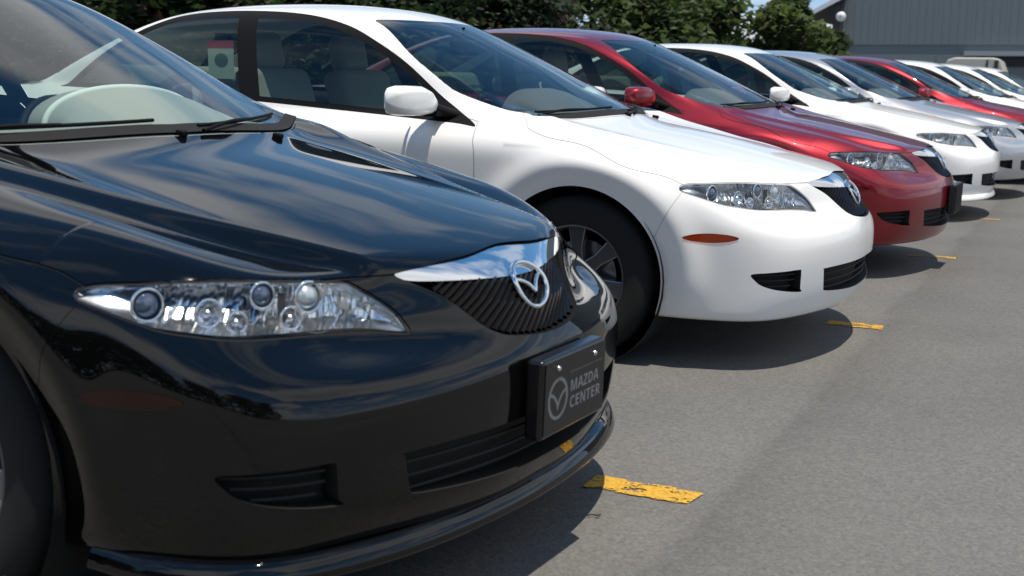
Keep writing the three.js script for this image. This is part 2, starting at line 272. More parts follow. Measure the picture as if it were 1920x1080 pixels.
// ---------- turning the field into a skin, and cutting panels, glass and lamps out of that skin ----------
function skin(xs, ys, zs) {
  const nx = xs.length, ny = ys.length, nz = zs.length, F = new Float32Array(nx * ny * nz), id = (i, j, k) => (i * ny + j) * nz + k;
  for (let i = 0; i < nx; i++) for (let j = 0; j < ny; j++) for (let k = 0; k < nz; k++) F[id(i, j, k)] = carField(xs[i], ys[j], zs[k]);
  const pos = [], idx = [], cell = new Int32Array(nx * ny * nz).fill(-1);
  for (let i = 0; i < nx - 1; i++) for (let j = 0; j < ny - 1; j++) for (let k = 0; k < nz - 1; k++) {
    let n = 0, sx = 0, sy = 0, sz = 0; const c = [];
    for (let q = 0; q < 8; q++) c.push(F[id(i + (q & 1), j + (q >> 1 & 1), k + (q >> 2))]);
    for (const [a, b] of EDGES) if ((c[a] < 0) !== (c[b] < 0)) {
      const t = c[a] / (c[a] - c[b]), P = (q, s) => s === 0 ? xs[i + (q & 1)] : s === 1 ? ys[j + (q >> 1 & 1)] : zs[k + (q >> 2)];
      sx += P(a, 0) + t * (P(b, 0) - P(a, 0)); sy += P(a, 1) + t * (P(b, 1) - P(a, 1)); sz += P(a, 2) + t * (P(b, 2) - P(a, 2)); n++;
    }
    if (n) { cell[id(i, j, k)] = pos.length / 3; pos.push(sx / n, sy / n, sz / n); }
  }
  const quad = (a, b, c, d, flip) => { if (a < 0 || b < 0 || c < 0 || d < 0) return; if (flip) idx.push(a, c, b, a, d, c); else idx.push(a, b, c, a, c, d); };
  for (let i = 1; i < nx - 1; i++) for (let j = 1; j < ny - 1; j++) for (let k = 1; k < nz - 1; k++) {
    const f = F[id(i, j, k)] < 0;
    if (f !== F[id(i + 1, j, k)] < 0) quad(cell[id(i, j - 1, k - 1)], cell[id(i, j, k - 1)], cell[id(i, j, k)], cell[id(i, j - 1, k)], !f);
    if (f !== F[id(i, j + 1, k)] < 0) quad(cell[id(i - 1, j, k - 1)], cell[id(i - 1, j, k)], cell[id(i, j, k)], cell[id(i, j, k - 1)], !f);
    if (f !== F[id(i, j, k + 1)] < 0) quad(cell[id(i - 1, j - 1, k)], cell[id(i, j - 1, k)], cell[id(i, j, k)], cell[id(i - 1, j, k)], !f);
  }
  const nrm = [];
  for (let v = 0; v < pos.length; v += 3) {
    for (let s = 0; s < 2; s++) {
      const e = .003, x = pos[v], y = pos[v + 1], z = pos[v + 2], f = carField(x, y, z), a = (carField(x + e, y, z) - f) / e, b = (carField(x, y + e, z) - f) / e, c = (carField(x, y, z + e) - f) / e, g = a * a + b * b + c * c || 1;
      const st = Math.max(-.012, Math.min(.012, f / g)); pos[v] -= st * a; pos[v + 1] -= st * b; pos[v + 2] -= st * c;
    }
    nrm.push(...carNormal(pos[v], pos[v + 1], pos[v + 2]));
  }
  return { pos, nrm, idx };
}
const EDGES = [[0, 1], [2, 3], [4, 5], [6, 7], [0, 2], [1, 3], [4, 6], [5, 7], [0, 4], [1, 5], [2, 6], [3, 7]];
function compact(M) {                                           // drop unused vertices
  const map = new Int32Array(M.pos.length / 3).fill(-1), pos = [], nrm = [], idx = [];
  for (const i of M.idx) { if (map[i] < 0) { map[i] = pos.length / 3; pos.push(M.pos[3 * i], M.pos[3 * i + 1], M.pos[3 * i + 2]); nrm.push(M.nrm[3 * i], M.nrm[3 * i + 1], M.nrm[3 * i + 2]); } idx.push(map[i]); }
  return { pos, nrm, idx };
}
function splitSkin(M, fn, levels = 2) {                          // [inside, outside] of fn < 0, the skin refined along the cut
  let { pos, nrm, idx } = M; pos = pos.slice(); nrm = nrm.slice();
  const val = []; const ev = (i) => val[i] ?? (val[i] = fn(pos[3 * i], pos[3 * i + 1], pos[3 * i + 2]));
  const mids = new Map();
  const mid = (a, b, t = .5) => {
    const key = t === .5 ? (a < b ? a * 4194304 + b : b * 4194304 + a) : -1; if (key >= 0 && mids.has(key)) return mids.get(key);
    const n = pos.length / 3; let l = 0; const q = [];
    for (let s = 0; s < 3; s++) { pos.push(pos[3 * a + s] + t * (pos[3 * b + s] - pos[3 * a + s])); const w = nrm[3 * a + s] + t * (nrm[3 * b + s] - nrm[3 * a + s]); q.push(w); l += w * w; }
    l = Math.sqrt(l) || 1; nrm.push(q[0] / l, q[1] / l, q[2] / l); if (key >= 0) mids.set(key, n); return n;
  };
  for (let s = 0; s < levels; s++) {
    const out = [];
    for (let t = 0; t < idx.length; t += 3) {
      const a = idx[t], b = idx[t + 1], c = idx[t + 2], fa = ev(a), fb = ev(b), fc = ev(c);
      const L = Math.hypot(pos[3 * a] - pos[3 * b], pos[3 * a + 1] - pos[3 * b + 1], pos[3 * a + 2] - pos[3 * b + 2]) + Math.hypot(pos[3 * c] - pos[3 * b], pos[3 * c + 1] - pos[3 * b + 1], pos[3 * c + 2] - pos[3 * b + 2]);
      if (Math.min(Math.abs(fa), Math.abs(fb), Math.abs(fc)) > L * .55 || L < .006) { out.push(a, b, c); continue; }
      const ab = mid(a, b), bc = mid(b, c), ca = mid(c, a); out.push(a, ab, ca, ab, b, bc, ca, bc, c, ab, bc, ca);
    }
    idx = out;
  }
  const inn = [], out = [], cut = new Map();
  const X = (a, b) => { const k = a < b ? a * 4194304 + b : b * 4194304 + a; if (cut.has(k)) return cut.get(k); const fa = ev(a), n = mid(a, b, Math.min(.999, Math.max(.001, fa / (fa - ev(b)))) + 1e-9); cut.set(k, n); return n; };
  for (let t = 0; t < idx.length; t += 3) {
    const tri = [idx[t], idx[t + 1], idx[t + 2]], sg = tri.map((i) => ev(i) < 0), n = sg[0] + sg[1] + sg[2];
    if (n === 3) inn.push(...tri); else if (n === 0) out.push(...tri); else {
      const lone = n === 1 ? sg.indexOf(true) : sg.indexOf(false), a = tri[lone], b = tri[(lone + 1) % 3], c = tri[(lone + 2) % 3], ab = X(a, b), ac = X(a, c), A = n === 1 ? inn : out, B = n === 1 ? out : inn;
      A.push(a, ab, ac); B.push(ab, b, c, ab, c, ac);
    }
  }
  return [compact({ pos, nrm, idx: inn }), compact({ pos, nrm, idx: out })];
}
const joinSkin = (...L) => { const r = { pos: [], nrm: [], idx: [] }; for (const M of L) { const o = r.pos.length / 3; for (const v of M.pos) r.pos.push(v); for (const v of M.nrm) r.nrm.push(v); for (const i of M.idx) r.idx.push(i + o); } return r; };
const mirrorSkin = (M) => { const pos = M.pos.slice(), nrm = M.nrm.slice(), idx = []; for (let i = 2; i < pos.length; i += 3) { pos[i] = -pos[i]; nrm[i] = -nrm[i]; } for (let i = 0; i < M.idx.length; i += 3) idx.push(M.idx[i], M.idx[i + 2], M.idx[i + 1]); return { pos, nrm, idx }; };
const bothSides = (M) => joinSkin(M, mirrorSkin(M));
const moved = (M, d) => { const pos = M.pos.slice(); for (let i = 0; i < pos.length; i += 3) { const D = typeof d === 'function' ? d(pos[i], pos[i + 1], pos[i + 2], M.nrm[i], M.nrm[i + 1], M.nrm[i + 2]) : [M.nrm[i] * d, M.nrm[i + 1] * d, M.nrm[i + 2] * d]; for (let s = 0; s < 3; s++) pos[i + s] += D[s]; } return { pos, nrm: M.nrm.slice(), idx: M.idx.slice() }; };
function denser(M) {                                             // every triangle in four, the new points laid back on the field
  const pos = M.pos.slice(), idx = [], mids = new Map();
  const mid = (a, b) => { const key = a < b ? a * 4194304 + b : b * 4194304 + a; if (mids.has(key)) return mids.get(key); const n = pos.length / 3; for (let s = 0; s < 3; s++) pos.push((pos[3 * a + s] + pos[3 * b + s]) / 2); mids.set(key, n); return n; };
  for (let t = 0; t < M.idx.length; t += 3) { const [a, b, c] = [M.idx[t], M.idx[t + 1], M.idx[t + 2]], ab = mid(a, b), bc = mid(b, c), ca = mid(c, a); idx.push(a, ab, ca, ab, b, bc, ca, bc, c, ab, bc, ca); }
  const nrm = M.nrm.slice();
  for (let v = M.pos.length; v < pos.length; v += 3) { const n = carNormal(pos[v], pos[v + 1], pos[v + 2]), f = Math.max(-.003, Math.min(.003, carField(pos[v], pos[v + 1], pos[v + 2]))); for (let s = 0; s < 3; s++) { pos[v + s] -= n[s] * f; nrm.push(n[s]); } }
  return { pos, nrm, idx };
}
const skinGeo = (M, fresh) => geoOf(M.pos, M.idx, fresh ? null : M.nrm, M.pos.flatMap((_, i) => i % 3 ? [] : [M.pos[i] - M.pos[i + 2] * .6, M.pos[i + 1]]));
function smoothLoop(p, closed = true, per = 6) {                  // Catmull-Rom through the given outline
  const n = p.length, out = [];
  for (let i = 0; i < (closed ? n : n - 1); i++) {
    const g = (k) => closed ? p[(k + n) % n] : p[Math.max(0, Math.min(n - 1, k))], a = g(i - 1), b = g(i), c = g(i + 1), d = g(i + 2);
    if (b[2]) { for (let k = 0; k < per; k++) { const t = k / per; out.push([b[0] + t * (c[0] - b[0]), b[1] + t * (c[1] - b[1])]); } continue; }   // a third entry marks a straight run
    for (let k = 0; k < per; k++) { const t = k / per, h = (s) => .5 * (2 * b[s] + (c[s] - a[s]) * t + (2 * a[s] - 5 * b[s] + 4 * c[s] - d[s]) * t * t + (3 * b[s] - a[s] - 3 * c[s] + d[s]) * t * t * t); out.push([h(0), h(1)]); }
  }
  if (!closed) out.push(p[n - 1]);
  return out;
}
function loopField(p) {                                           // signed distance to a closed outline, negative inside
  const n = p.length; let x0 = 9, x1 = -9, y0 = 9, y1 = -9; for (const q of p) { x0 = Math.min(x0, q[0]); x1 = Math.max(x1, q[0]); y0 = Math.min(y0, q[1]); y1 = Math.max(y1, q[1]); }
  return (x, y) => {
    const bx = Math.max(x0 - x, x - x1), by = Math.max(y0 - y, y - y1); if (bx > .12 || by > .12) return Math.max(bx, by);
    let d = 1e9, inside = false;
    for (let i = 0, j = n - 1; i < n; j = i++) {
      const a = p[i], b = p[j], ex = b[0] - a[0], ey = b[1] - a[1], wx = x - a[0], wy = y - a[1], t = Math.max(0, Math.min(1, (wx * ex + wy * ey) / (ex * ex + ey * ey + 1e-12))), dx = wx - ex * t, dy = wy - ey * t;
      d = Math.min(d, dx * dx + dy * dy);
      if ((a[1] > y) !== (b[1] > y) && x < (b[0] - a[0]) * (y - a[1]) / (b[1] - a[1]) + a[0]) inside = !inside;
    }
    return inside ? -Math.sqrt(d) : Math.sqrt(d);
  };
}
const root = (f, out, inn) => { let a = out, b = inn; const n = 240; for (let i = 1; i <= n; i++) { const t = out + (inn - out) * i / n; if (f(t) < 0) { b = t; break; } a = t; } for (let i = 0; i < 24; i++) { const m = (a + b) / 2; if (f(m) < 0) b = m; else a = m; } return (a + b) / 2; };
const surfX = (y, z) => root((x) => carField(x, y, z), 1.1, -.4);  // the skin met from the front, from the side, from above
const surfZ = (x, y) => root((z) => carField(x, y, z), 1.0, .1);
const surfY = (x, z) => root((y) => carField(x, y, z), 1.6, .4);
function tube(points, r, seg = 8, closed = false, per = 4) { const c = new THREE.CatmullRomCurve3(points.map((p) => new THREE.Vector3(...p)), closed); return new THREE.TubeGeometry(c, points.length * per, r, seg, closed); }
function ribbonWall(loop3, dir) {                                 // a wall running inwards from an outline on the skin
  const pos = [], idx = [], n = loop3.length;
  loop3.forEach((p) => { pos.push(...p, p[0] + dir[0], p[1] + dir[1], p[2] + dir[2]); });
  for (let i = 0; i < n; i++) { const j = (i + 1) % n; idx.push(2 * i, 2 * i + 1, 2 * j, 2 * j, 2 * i + 1, 2 * j + 1); }
  return geoOf(pos, idx);
}
// ---------- the sedan ----------
const range = (a, b, s) => { const n = Math.max(1, Math.round((b - a) / s)); return Array.from({ length: n }, (_, i) => a + (b - a) * i / n); };
const M = {
  black: phy(.0022, .0023, .0026, .6, { clearcoat: 1, clearcoatRoughness: .022, specularIntensity: 0 }),
  white: phy(.85, .85, .84, .45, { clearcoat: 1, clearcoatRoughness: .03 }),
  red: phy(.23, .0025, .010, .38, { clearcoat: 1, clearcoatRoughness: .02, metalness: .65 }),
  silver: phy(.50, .51, .53, .34, { clearcoat: 1, clearcoatRoughness: .03, metalness: .6 }),
  grey: phy(.10, .115, .13, .36, { clearcoat: 1, clearcoatRoughness: .03, metalness: .35 }),
  seam: std(.006, .006, .007, .9), paleSeam: std(.42, .42, .42, .9),
  trim: phy(.005, .005, .0055, .65, { specularIntensity: .3 }), gloss: phy(.008, .008, .009, .18), mesh: std(.008, .008, .008, .7),
  chrome: std(.86, .87, .88, .045, { metalness: 1 }), satin: std(.72, .73, .75, .26, { metalness: 1 }),
  shield: phy(.80, .90, .86, 0, { transmission: 1, thickness: 0, ior: 1.5 }), tint: phy(.52, .61, .57, 0, { transmission: 1, thickness: 0, ior: 1.5 }),
  lens: phy(.96, .97, .97, .015, { transmission: 1, thickness: 0, ior: 1.5 }), amber: phy(.86, .25, .06, .06, { transmission: 1, thickness: 0, ior: 1.5 }),
  liner: std(.55, .56, .52, .9),  dash: std(.27, .28, .27, .85), charcoal: std(.10, .10, .10, .85), litEdgePaint: std(.62, .66, .63, .7), seat: std(.36, .36, .34, .95), darkseat: std(.025, .025, .026, .95), under: std(.006, .006, .006, 1),
  tyre: std(.010, .010, .010, .9), rim: std(.23, .24, .26, .32, { metalness: .9 }), paper: std(.80, .84, .82, .9), mirrorGlass: std(.85, .87, .9, .02, { metalness: 1 }),
  facet: null,
};
{ // moulded facets of the lamp reflector
  const P = Array.from({ length: 70 }, () => [rnd() * 256, rnd() * 256, rr(.6, 1)]), t = dataTex(256, 256, (i, j) => { let d = 1e9, h = 1; for (const p of P) { let a = Math.abs(i - p[0]), b = Math.abs(j - p[1]); a = Math.min(a, 256 - a); b = Math.min(b, 256 - b) * .6; const q = a * a + b * b; if (q < d) { d = q; h = p[2]; } } const v = 240 * h - Math.min(200, d * .40) * .8; return [v, v, v]; }); t.repeat.set(7, 7);
  M.facet = std(.86, .87, .88, .20, { metalness: 1, bumpMap: t, bumpScale: .006 });
}
const P2 = { // outlines measured on the car: (x, y) on its side, (z, y) on its front, (z - x, y) round its corner, (x, z) from above
  dlo: smoothLoop([[-.490, .912], [-.60, .975], [-.709, 1.037], [-.891, 1.161], [-1.068, 1.254], [-1.263, 1.332], [-1.53, 1.385], [-1.888, 1.405], [-2.218, 1.392], [-2.40, 1.345], [-2.56, 1.275], [-2.75, 1.165], [-2.90, 1.055], [-2.93, 1.035, 1], [-2.5, 1.025], [-2.1, 1.01], [-1.651, .987], [-1.295, .965], [-.983, .946], [-.603, .922]]),
  glass: smoothLoop([[-.70, .955, 1], [-.725, 1.015], [-.905, 1.135], [-1.08, 1.228], [-1.272, 1.303], [-1.53, 1.354], [-1.888, 1.373], [-2.205, 1.360], [-2.385, 1.315], [-2.53, 1.25], [-2.70, 1.15], [-2.80, 1.075], [-2.78, 1.058, 1], [-2.5, 1.05], [-2.1, 1.035], [-1.651, 1.012], [-1.295, .99], [-.983, .970]]),
  wind: smoothLoop([[.0, 1.366], [.25, 1.364], [.44, 1.361], [.505, 1.355], [.54, 1.325], [.651, 1.213], [.716, 1.071], [.733, .989], [.715, .966], [.695, .955], [.41, .962], [.0, .972], [-.3, .965, 1], [-.3, 1.365, 1]]),
  lamp: smoothLoop([[.447, .700], [.434, .712], [.391, .7195], [.297, .7215], [.090, .7225], [-.115, .714], [-.247, .707], [-.285, .699], [-.350, .671], [-.403, .643], [-.438, .612], [-.446, .599], [-.425, .5975], [-.342, .606], [-.237, .612], [-.104, .617], [.051, .624], [.152, .634], [.232, .643], [.298, .657], [.365, .673], [.433, .690]]),
  grille: smoothLoop([[0, .7375], [.14, .730], [.25, .723], [.345, .7145], [.362, .709], [.340, .695], [.283, .664], [.245, .630], [.215, .596], [.190, .578], [.14, .5645], [0, .553], [-.2, .56, 1], [-.2, .735, 1]]),
  chrome: smoothLoop([[0, .7375], [.14, .730], [.25, .723], [.345, .7145], [.362, .7095], [.336, .6965], [.238, .687], [.10, .679], [0, .676], [-.2, .68, 1], [-.2, .735, 1]]),
  fog: smoothLoop([[.112, .386], [.03, .392], [-.09, .396], [-.185, .398], [-.198, .39], [-.205, .325], [-.22, .31], [-.15, .312], [-.03, .325], [.05, .342], [.09, .362]]),
  intake: smoothLoop([[-1.2, .392, 1], [-.80, .390], [-.41, .388], [-.398, .38], [-.415, .31], [-.43, .296], [-.52, .287], [-.66, .278], [-.8, .272], [-.95, .270, 1], [-1.2, .27, 1]]),
  marker: smoothLoop([[.452, .521], [.435, .528], [.385, .5355], [.318, .539], [.25, .5365], [.200, .530], [.183, .523], [.200, .516], [.25, .508], [.316, .504], [.385, .507], [.435, .514]]),
  hood: smoothLoop([[-.125, -.3, 1], [-.125, 0], [-.155, .3], [-.235, .55], [-.325, .70], [-.27, .79], [-.15, .95, 1], [.405, .95, 1], [.405, .835], [.425, .815], [.585, .672], [.688, .566], [.742, .488], [.775, .42], [.787, .362], [.81, .2], [.835, 0], [.835, -.3, 1]]),
  door1: smoothLoop([[-.487, .93, 1], [-.478, .86], [-.466, .78], [-.470, .6], [-.478, .42], [-.50, .32], [-.56, .285], [-1.0, .278], [-1.55, .275], [-1.63, .29], [-1.65, .40], [-1.655, .7], [-1.67, .95], [-1.69, 1.04, 1], [-1.0, 1.04, 1]]),
  door2: smoothLoop([[-1.69, 1.04, 1], [-1.67, .95], [-1.655, .7], [-1.65, .40], [-1.66, .3], [-1.71, .275], [-2.1, .275], [-2.24, .31], [-2.30, .42], [-2.42, .60], [-2.56, .73], [-2.63, .85], [-2.66, .99], [-2.68, 1.08, 1], [-2.1, 1.08, 1]]),
};
const FD = {}; for (const k in P2) FD[k] = loopField(P2[k]);
const hoodSide = spline([[-.4, .955], [-.325, .934], [-.20, .886], [0, .848], [.2, .772], [.29, .754], [.35, .738], [.40, .716]]);
const cuts = {
  arch: (x, y, z) => z < .4 ? 1 : Math.min(Math.hypot(x + .022, y - .338) - .357, Math.hypot(x + 2.675, y - .338) - .362),
  wind: (x, y, z) => x < -1.35 || y < .9 ? .5 : FD.wind(z, y),
  backlight: (x, y, z) => x > -2.45 || y < 1.06 || z > .66 ? .3 : Math.max(z - .60 + (y - 1.07) * .35, 1.10 - y, y - 1.345, x + 2.5),
  dlo: (x, y, z) => z < .3 || y < .85 ? .5 : FD.dlo(x, y),
  glass: (x, y, z) => Math.max(FD.glass(x, y), .056 - Math.abs(x + 1.70 + (y - 1.03) * .36)),
  lamp: (x, y, z) => x < .2 || y < .5 || y > .8 ? .5 : FD.lamp(z - x, y),
  grille: (x, y, z) => x < .65 ? .5 : FD.grille(z, y), chrome: (x, y, z) => FD.chrome(z, y),
  fog: (x, y, z) => x < .5 || y > .5 ? .5 : FD.fog(z - x, y), intake: (x, y, z) => x < .6 || y > .5 ? .5 : FD.intake(z - x, y),
  marker: (x, y, z) => x < .3 || y > .6 || y < .4 ? .5 : FD.marker(z - x, y),
  hood: (x, y, z) => x < -.5 || y < .6 ? .5 : Math.max(FD.hood(x, z), hoodSide(Math.min(.41, x)) - y),
  door1: (x, y, z) => z < .5 ? .5 : FD.door1(x, y), door2: (x, y, z) => z < .5 ? .5 : FD.door2(x, y),
  bumper: (x, y, z) => x < 0 ? .5 : Math.max(.405 - x - (.69 - y) * .55, y - .74),
};
function buildSkin() {
  let S = skin([...range(-3.84, -.7, .034), ...range(-.7, .2, .019), ...range(.2, 1.02, .0135)], [...range(.13, .48, .022), ...range(.48, .80, .0135), ...range(.80, 1.50, .020)], [...range(-.03, .98, .0155)]);
  S = splitSkin(S, (x, y, z) => -z, 0)[0];
  let body = splitSkin(S, (x, y, z) => y < .205 ? 1 : -1, 0)[0]; body = S;
  const out = {}; let t;
  const take = (name, fn, lv = 2) => { const [a, b] = splitSkin(body, fn, lv); out[name] = a; body = b; };
  const gapped = (name, fn, w, lv = 3) => { take('q', (x, y, z) => fn(x, y, z) - w, lv); const [a, b] = splitSkin(out.q, (x, y, z) => fn(x, y, z) + w, 2); out[name] = a; seams.push(b); delete out.q; };
  const seams = [];
  take('arch', cuts.arch, 3); delete out.arch;
  take('wind', cuts.wind, 3); take('backlight', cuts.backlight); take('dlo', cuts.dlo, 3);
  [out.glass, out.frame] = splitSkin(out.dlo, cuts.glass, 2); delete out.dlo;
  [t, out.frame] = splitSkin(out.frame, (x, y, z) => 1, 0);
  [out.glassFront, out.glassRear] = splitSkin(out.glass, (x, y) => -1.7 - (y - 1.03) * .36 - x, 0);
  gapped('lamp', cuts.lamp, .0022, 4);
  take('grille', cuts.grille, 3); [out.chrome, out.grilleHole] = splitSkin(out.grille, cuts.chrome, 3); delete out.grille;
  take('fog', cuts.fog, 3); take('intake', cuts.intake, 3);
  take('marker', cuts.marker, 3);
  gapped('hood', cuts.hood, .0016);
  gapped('door1', cuts.door1, .0018); gapped('door2', cuts.door2, .0018);
  { const [a, b] = splitSkin(body, (x, y, z) => cuts.bumper(x, y, z) - .0010, 3); const [c, d] = splitSkin(a, (x, y, z) => cuts.bumper(x, y, z) + .0010, 2); out.bumper = c; out.seam2 = d; body = b; }
  out.seam = joinSkin(...seams); out.body = body;
  const [, up] = splitSkin(body, (x, y, z) => y < .93 || x > -.3 || x < -3.2 ? -1 : 1, 0); out.liner = moved(up, -.016);
  return out;
}
const K = buildSkin();

const aroundCorner = ([s, y]) => { const x = root((x) => carField(x, y, s + x), Math.min(1.1, 1 - s), -.2); return [x, y, s + x]; };
// geometry shared by every car of the row
const G = {};
for (const k of ['body', 'hood', 'bumper', 'wind', 'backlight']) G[k] = skinGeo(bothSides(k === 'hood' || k === 'bumper' ? denser(K[k]) : K[k]));
const pair = (Q) => [skinGeo(Q), skinGeo(mirrorSkin(Q))]; G.seam = pair(moved(K.seam, -.003)); G.paleSeam = pair(moved(K.seam, -.0012)); G.seam2 = pair(moved(K.seam2, -.0012)); G.liner = skinGeo(bothSides(K.liner));
for (const k of ['door1', 'door2', 'glassFront', 'glassRear', 'frame', 'marker', 'lamp']) { const A = k === 'frame' ? moved(K[k], -.002) : k === 'marker' ? moved(K[k], .002) : K[k]; G[k] = [skinGeo(A), skinGeo(mirrorSkin(A))]; }
{ const A = moved(K.marker, -.007); G.markerBack = [skinGeo(A), skinGeo(mirrorSkin(A))]; const rim = P2.marker.map(aroundCorner); G.markerRim = [ribbonWall(rim, [-.004, 0, -.008]), ribbonWall(rim.map((p) => [p[0], p[1], -p[2]]), [-.004, 0, .008])]; }
G.chrome = skinGeo(bothSides(moved(K.chrome, (x, y, z) => [-.011 * sstep(.36, .10, z) - .001, 0, 0])));
G.grilleBack = skinGeo(bothSides(moved(K.grilleHole, () => [-.040, 0, 0])));
const deep = (Mk, d) => moved(Mk, (x, y, z) => [-d, 0, -d * .25]);
const loopOn = (loop, f) => loop.map(f);
G.fog = [joinSkin(deep(K.fog, .05)), null].map((m, i) => i ? skinGeo(mirrorSkin(deep(K.fog, .05))) : skinGeo(m));
G.fogWall = (() => { const L = P2.fog.map(aroundCorner), a = ribbonWall(L, [-.05, 0, -.0125]), b = ribbonWall(L.map((p) => [p[0], p[1], -p[2]]), [-.05, 0, .0125]); return [a, b]; })();
{ const L = P2.intake.filter(([s, y]) => s - 0 > -.93).map(aroundCorner).filter((p) => p[2] > 0); const full = [...L, ...L.slice().reverse().map((p) => [p[0], p[1], -p[2]])]; G.intakeWall = ribbonWall(full, [-.06, 0, 0]); }
G.intake = skinGeo(bothSides(moved(K.intake, () => [-.06, 0, 0])));
{ const half = P2.grille.filter((p) => p[0] >= 0).map(([z, y]) => [surfX(y, z), y, z]); const full = [...half, ...half.slice().reverse().map((p) => [p[0], p[1], -p[2]])]; G.grilleWall = ribbonWall(full, [-.042, 0, 0]); }
G.slats = []; for (const y of [.335, .358, .380]) { const z0 = y < .34 ? -.16 : -.185, z1 = y < .34 ? .01 : y < .36 ? .06 : .09, pts = []; for (let i = 0; i <= 8; i++) { const p = aroundCorner([z0 + (z1 - z0) * i / 8, y]); pts.push([p[0] - .022, p[1], p[2] - .006]); } const g = tube(pts, .0042, 6); G.slats.push([g, null]); }
G.intakeBars = [.300, .328, .358].map((y, k) => { const w = [.44, .48, .49][k]; return tube(Array.from({ length: 15 }, (_, i) => { const z = -w + 2 * w * i / 14; return [surfX(y, Math.abs(z)) - .028, y, z]; }), .0042, 6); });
// grille bars: slanting blades across the opening
G.bars = [];
for (let c = -.54; c < .54; c += .026) {
  const pts = []; for (let k = 0; k <= 60; k++) { const y = .545 + .16 * k / 60, z = c - (y - .62) * 1.75; if (FD.grille(Math.abs(z), y) < -.002 && FD.chrome(Math.abs(z), y) > .001) pts.push([surfX(y, Math.abs(z)) - .019, y, z]); }
  if (pts.length < 6) continue;
  const a = pts[0], b = pts[pts.length - 1], m = pts[pts.length >> 1], pos = [], idx = [], path = [a, m, b], d = [0, b[1] - a[1], b[2] - a[2]], l = Math.hypot(...d), nx = [0, -d[2] / l * .0042, d[1] / l * .0042];
  path.forEach((p) => { for (const [sx, sn] of [[.009, 1], [.009, -1], [-.02, -1], [-.02, 1]]) pos.push(p[0] + sx, p[1] + nx[1] * sn, p[2] + nx[2] * sn); });
  for (let s = 0; s < 2; s++) for (let q = 0; q < 4; q++) { const i = s * 4 + q, j = s * 4 + (q + 1) % 4; idx.push(i, j, i + 4, j, j + 4, i + 4); }
  const g = geoOf(pos, idx).toNonIndexed(); g.computeVertexNormals(); G.bars.push(g);
}
// emblem: an oval ring with a winged V inside
function emblem(w, h, r) {
  const el = []; for (let i = 0; i < 40; i++) { const a = i / 40 * 2 * Math.PI; el.push([.004 * Math.cos(a * 2), Math.sin(a) * h / 2, Math.cos(a) * w / 2]); }
  const parts = [tube(el, r, 8, true, 2)];
  const wing = (s) => tube([[.0, .155 * h, s * w * .44], [.004, .10 * h, s * w * .30], [.006, -.02 * h, s * w * .13], [.006, -.20 * h, 0]], r * .80, 8, false, 6);
  parts.push(wing(1), wing(-1));
  return mergeGeometries(parts.map((p) => p.toNonIndexed()));
}
const atGrille = (y, z, d) => [surfX(y, z) + d, y, z];
G.emblem = emblem(.128, .108, .0066).rotateZ(.52).translate(...atGrille(.654, .004, -.013));
// lamp units
function orient(g, P, n) { const q = new THREE.Quaternion().setFromUnitVectors(new THREE.Vector3(0, 0, 1), new THREE.Vector3(...n).normalize()); return g.applyQuaternion(q).translate(...P); }
const lampDir = [.93, .05, .36];
const inLamp = (s, y, d) => { const P = aroundCorner([s, y]); return [P[0] - d * .93, P[1], P[2] - d * .36]; };
const ringG = (r, t) => new THREE.TorusGeometry(r, t, 10, 40);
const bowl = (r, d) => new THREE.LatheGeometry([[.004, -d], [r * .35, -d * .9], [r * .65, -d * .62], [r * .86, -d * .3], [r, 0]].map((p) => new THREE.Vector2(...p)), 32).rotateX(Math.PI / 2);
const dome = (r, h) => new THREE.LatheGeometry([[0, h], [r * .4, h * .88], [r * .72, h * .6], [r * .92, h * .28], [r, 0]].map((p) => new THREE.Vector2(...p)), 28).rotateX(Math.PI / 2);
const lampParts = [];
{
  const add = (name, g, m) => lampParts.push([name, g, m]);
  const shell = moved(K.lamp, (x, y, z) => { const s = z - x, edge = Math.max(0, Math.min(1, -FD.lamp(s, y) / .022)), e = Math.sqrt(1 - (1 - edge) * (1 - edge)), dd = .004 + e * (.058 - .035 * sstep(.18, .40, s) - .03 * sstep(-.30, -.42, s)); return [-dd * .93, 0, -dd * .36]; });
  const [mid, ends] = splitSkin(shell, (x, y, z) => Math.abs(z - x + .055) - .30, 2);
  const [inner, outer] = splitSkin(ends, (x, y, z) => z - x + .055, 0); add('reflector', skinGeo(mid, true), M.facet); add('bezel', skinGeo(inner, true), M.satin); add('bezel', skinGeo(outer, true), M.satin);
  // turn signal barrel, high beam, main beam, inner beam: a ring, a bowl and a lens each
  for (const [s, y, r, d, kind] of [[.255, .683, .030, .020, 'dark'], [.095, .664, .026, .030, 'bulb'], [-.045, .689, .025, .024, 'dark'], [-.170, .680, .030, .022, 'clear'], [-.125, .643, .022, .032, 'bulb'], [-.205, .655, .050, .036, 'ring'], [.02, .645, .020, .034, 'bulb']]) {
    const P = inLamp(s, y, d);
    add('lamp_ring', orient(ringG(r, kind === 'ring' ? .0028 : .0032), P, lampDir), M.chrome);
    if (kind === 'ring') continue;
    add('lamp_bowl', orient(bowl(r * .98, .022), P, lampDir), kind === 'dark' ? M.trim : M.chrome);
    if (kind !== 'bulb') add('projector_lens', orient(dome(r * .80, .016), [P[0] - .004, P[1], P[2]], lampDir), phy(kind === 'dark' ? .10 : .55, kind === 'dark' ? .13 : .62, kind === 'dark' ? .19 : .66, .03, { clearcoat: 1, metalness: .5 }));
    else add('bulb', orient(dome(.011, .018), [P[0] - .012, P[1], P[2] - .004], lampDir), M.satin);
  }
  add('divider', new THREE.BoxGeometry(.016, .055, .004).translate(...inLamp(-.10, .665, .030)), M.trim);
}
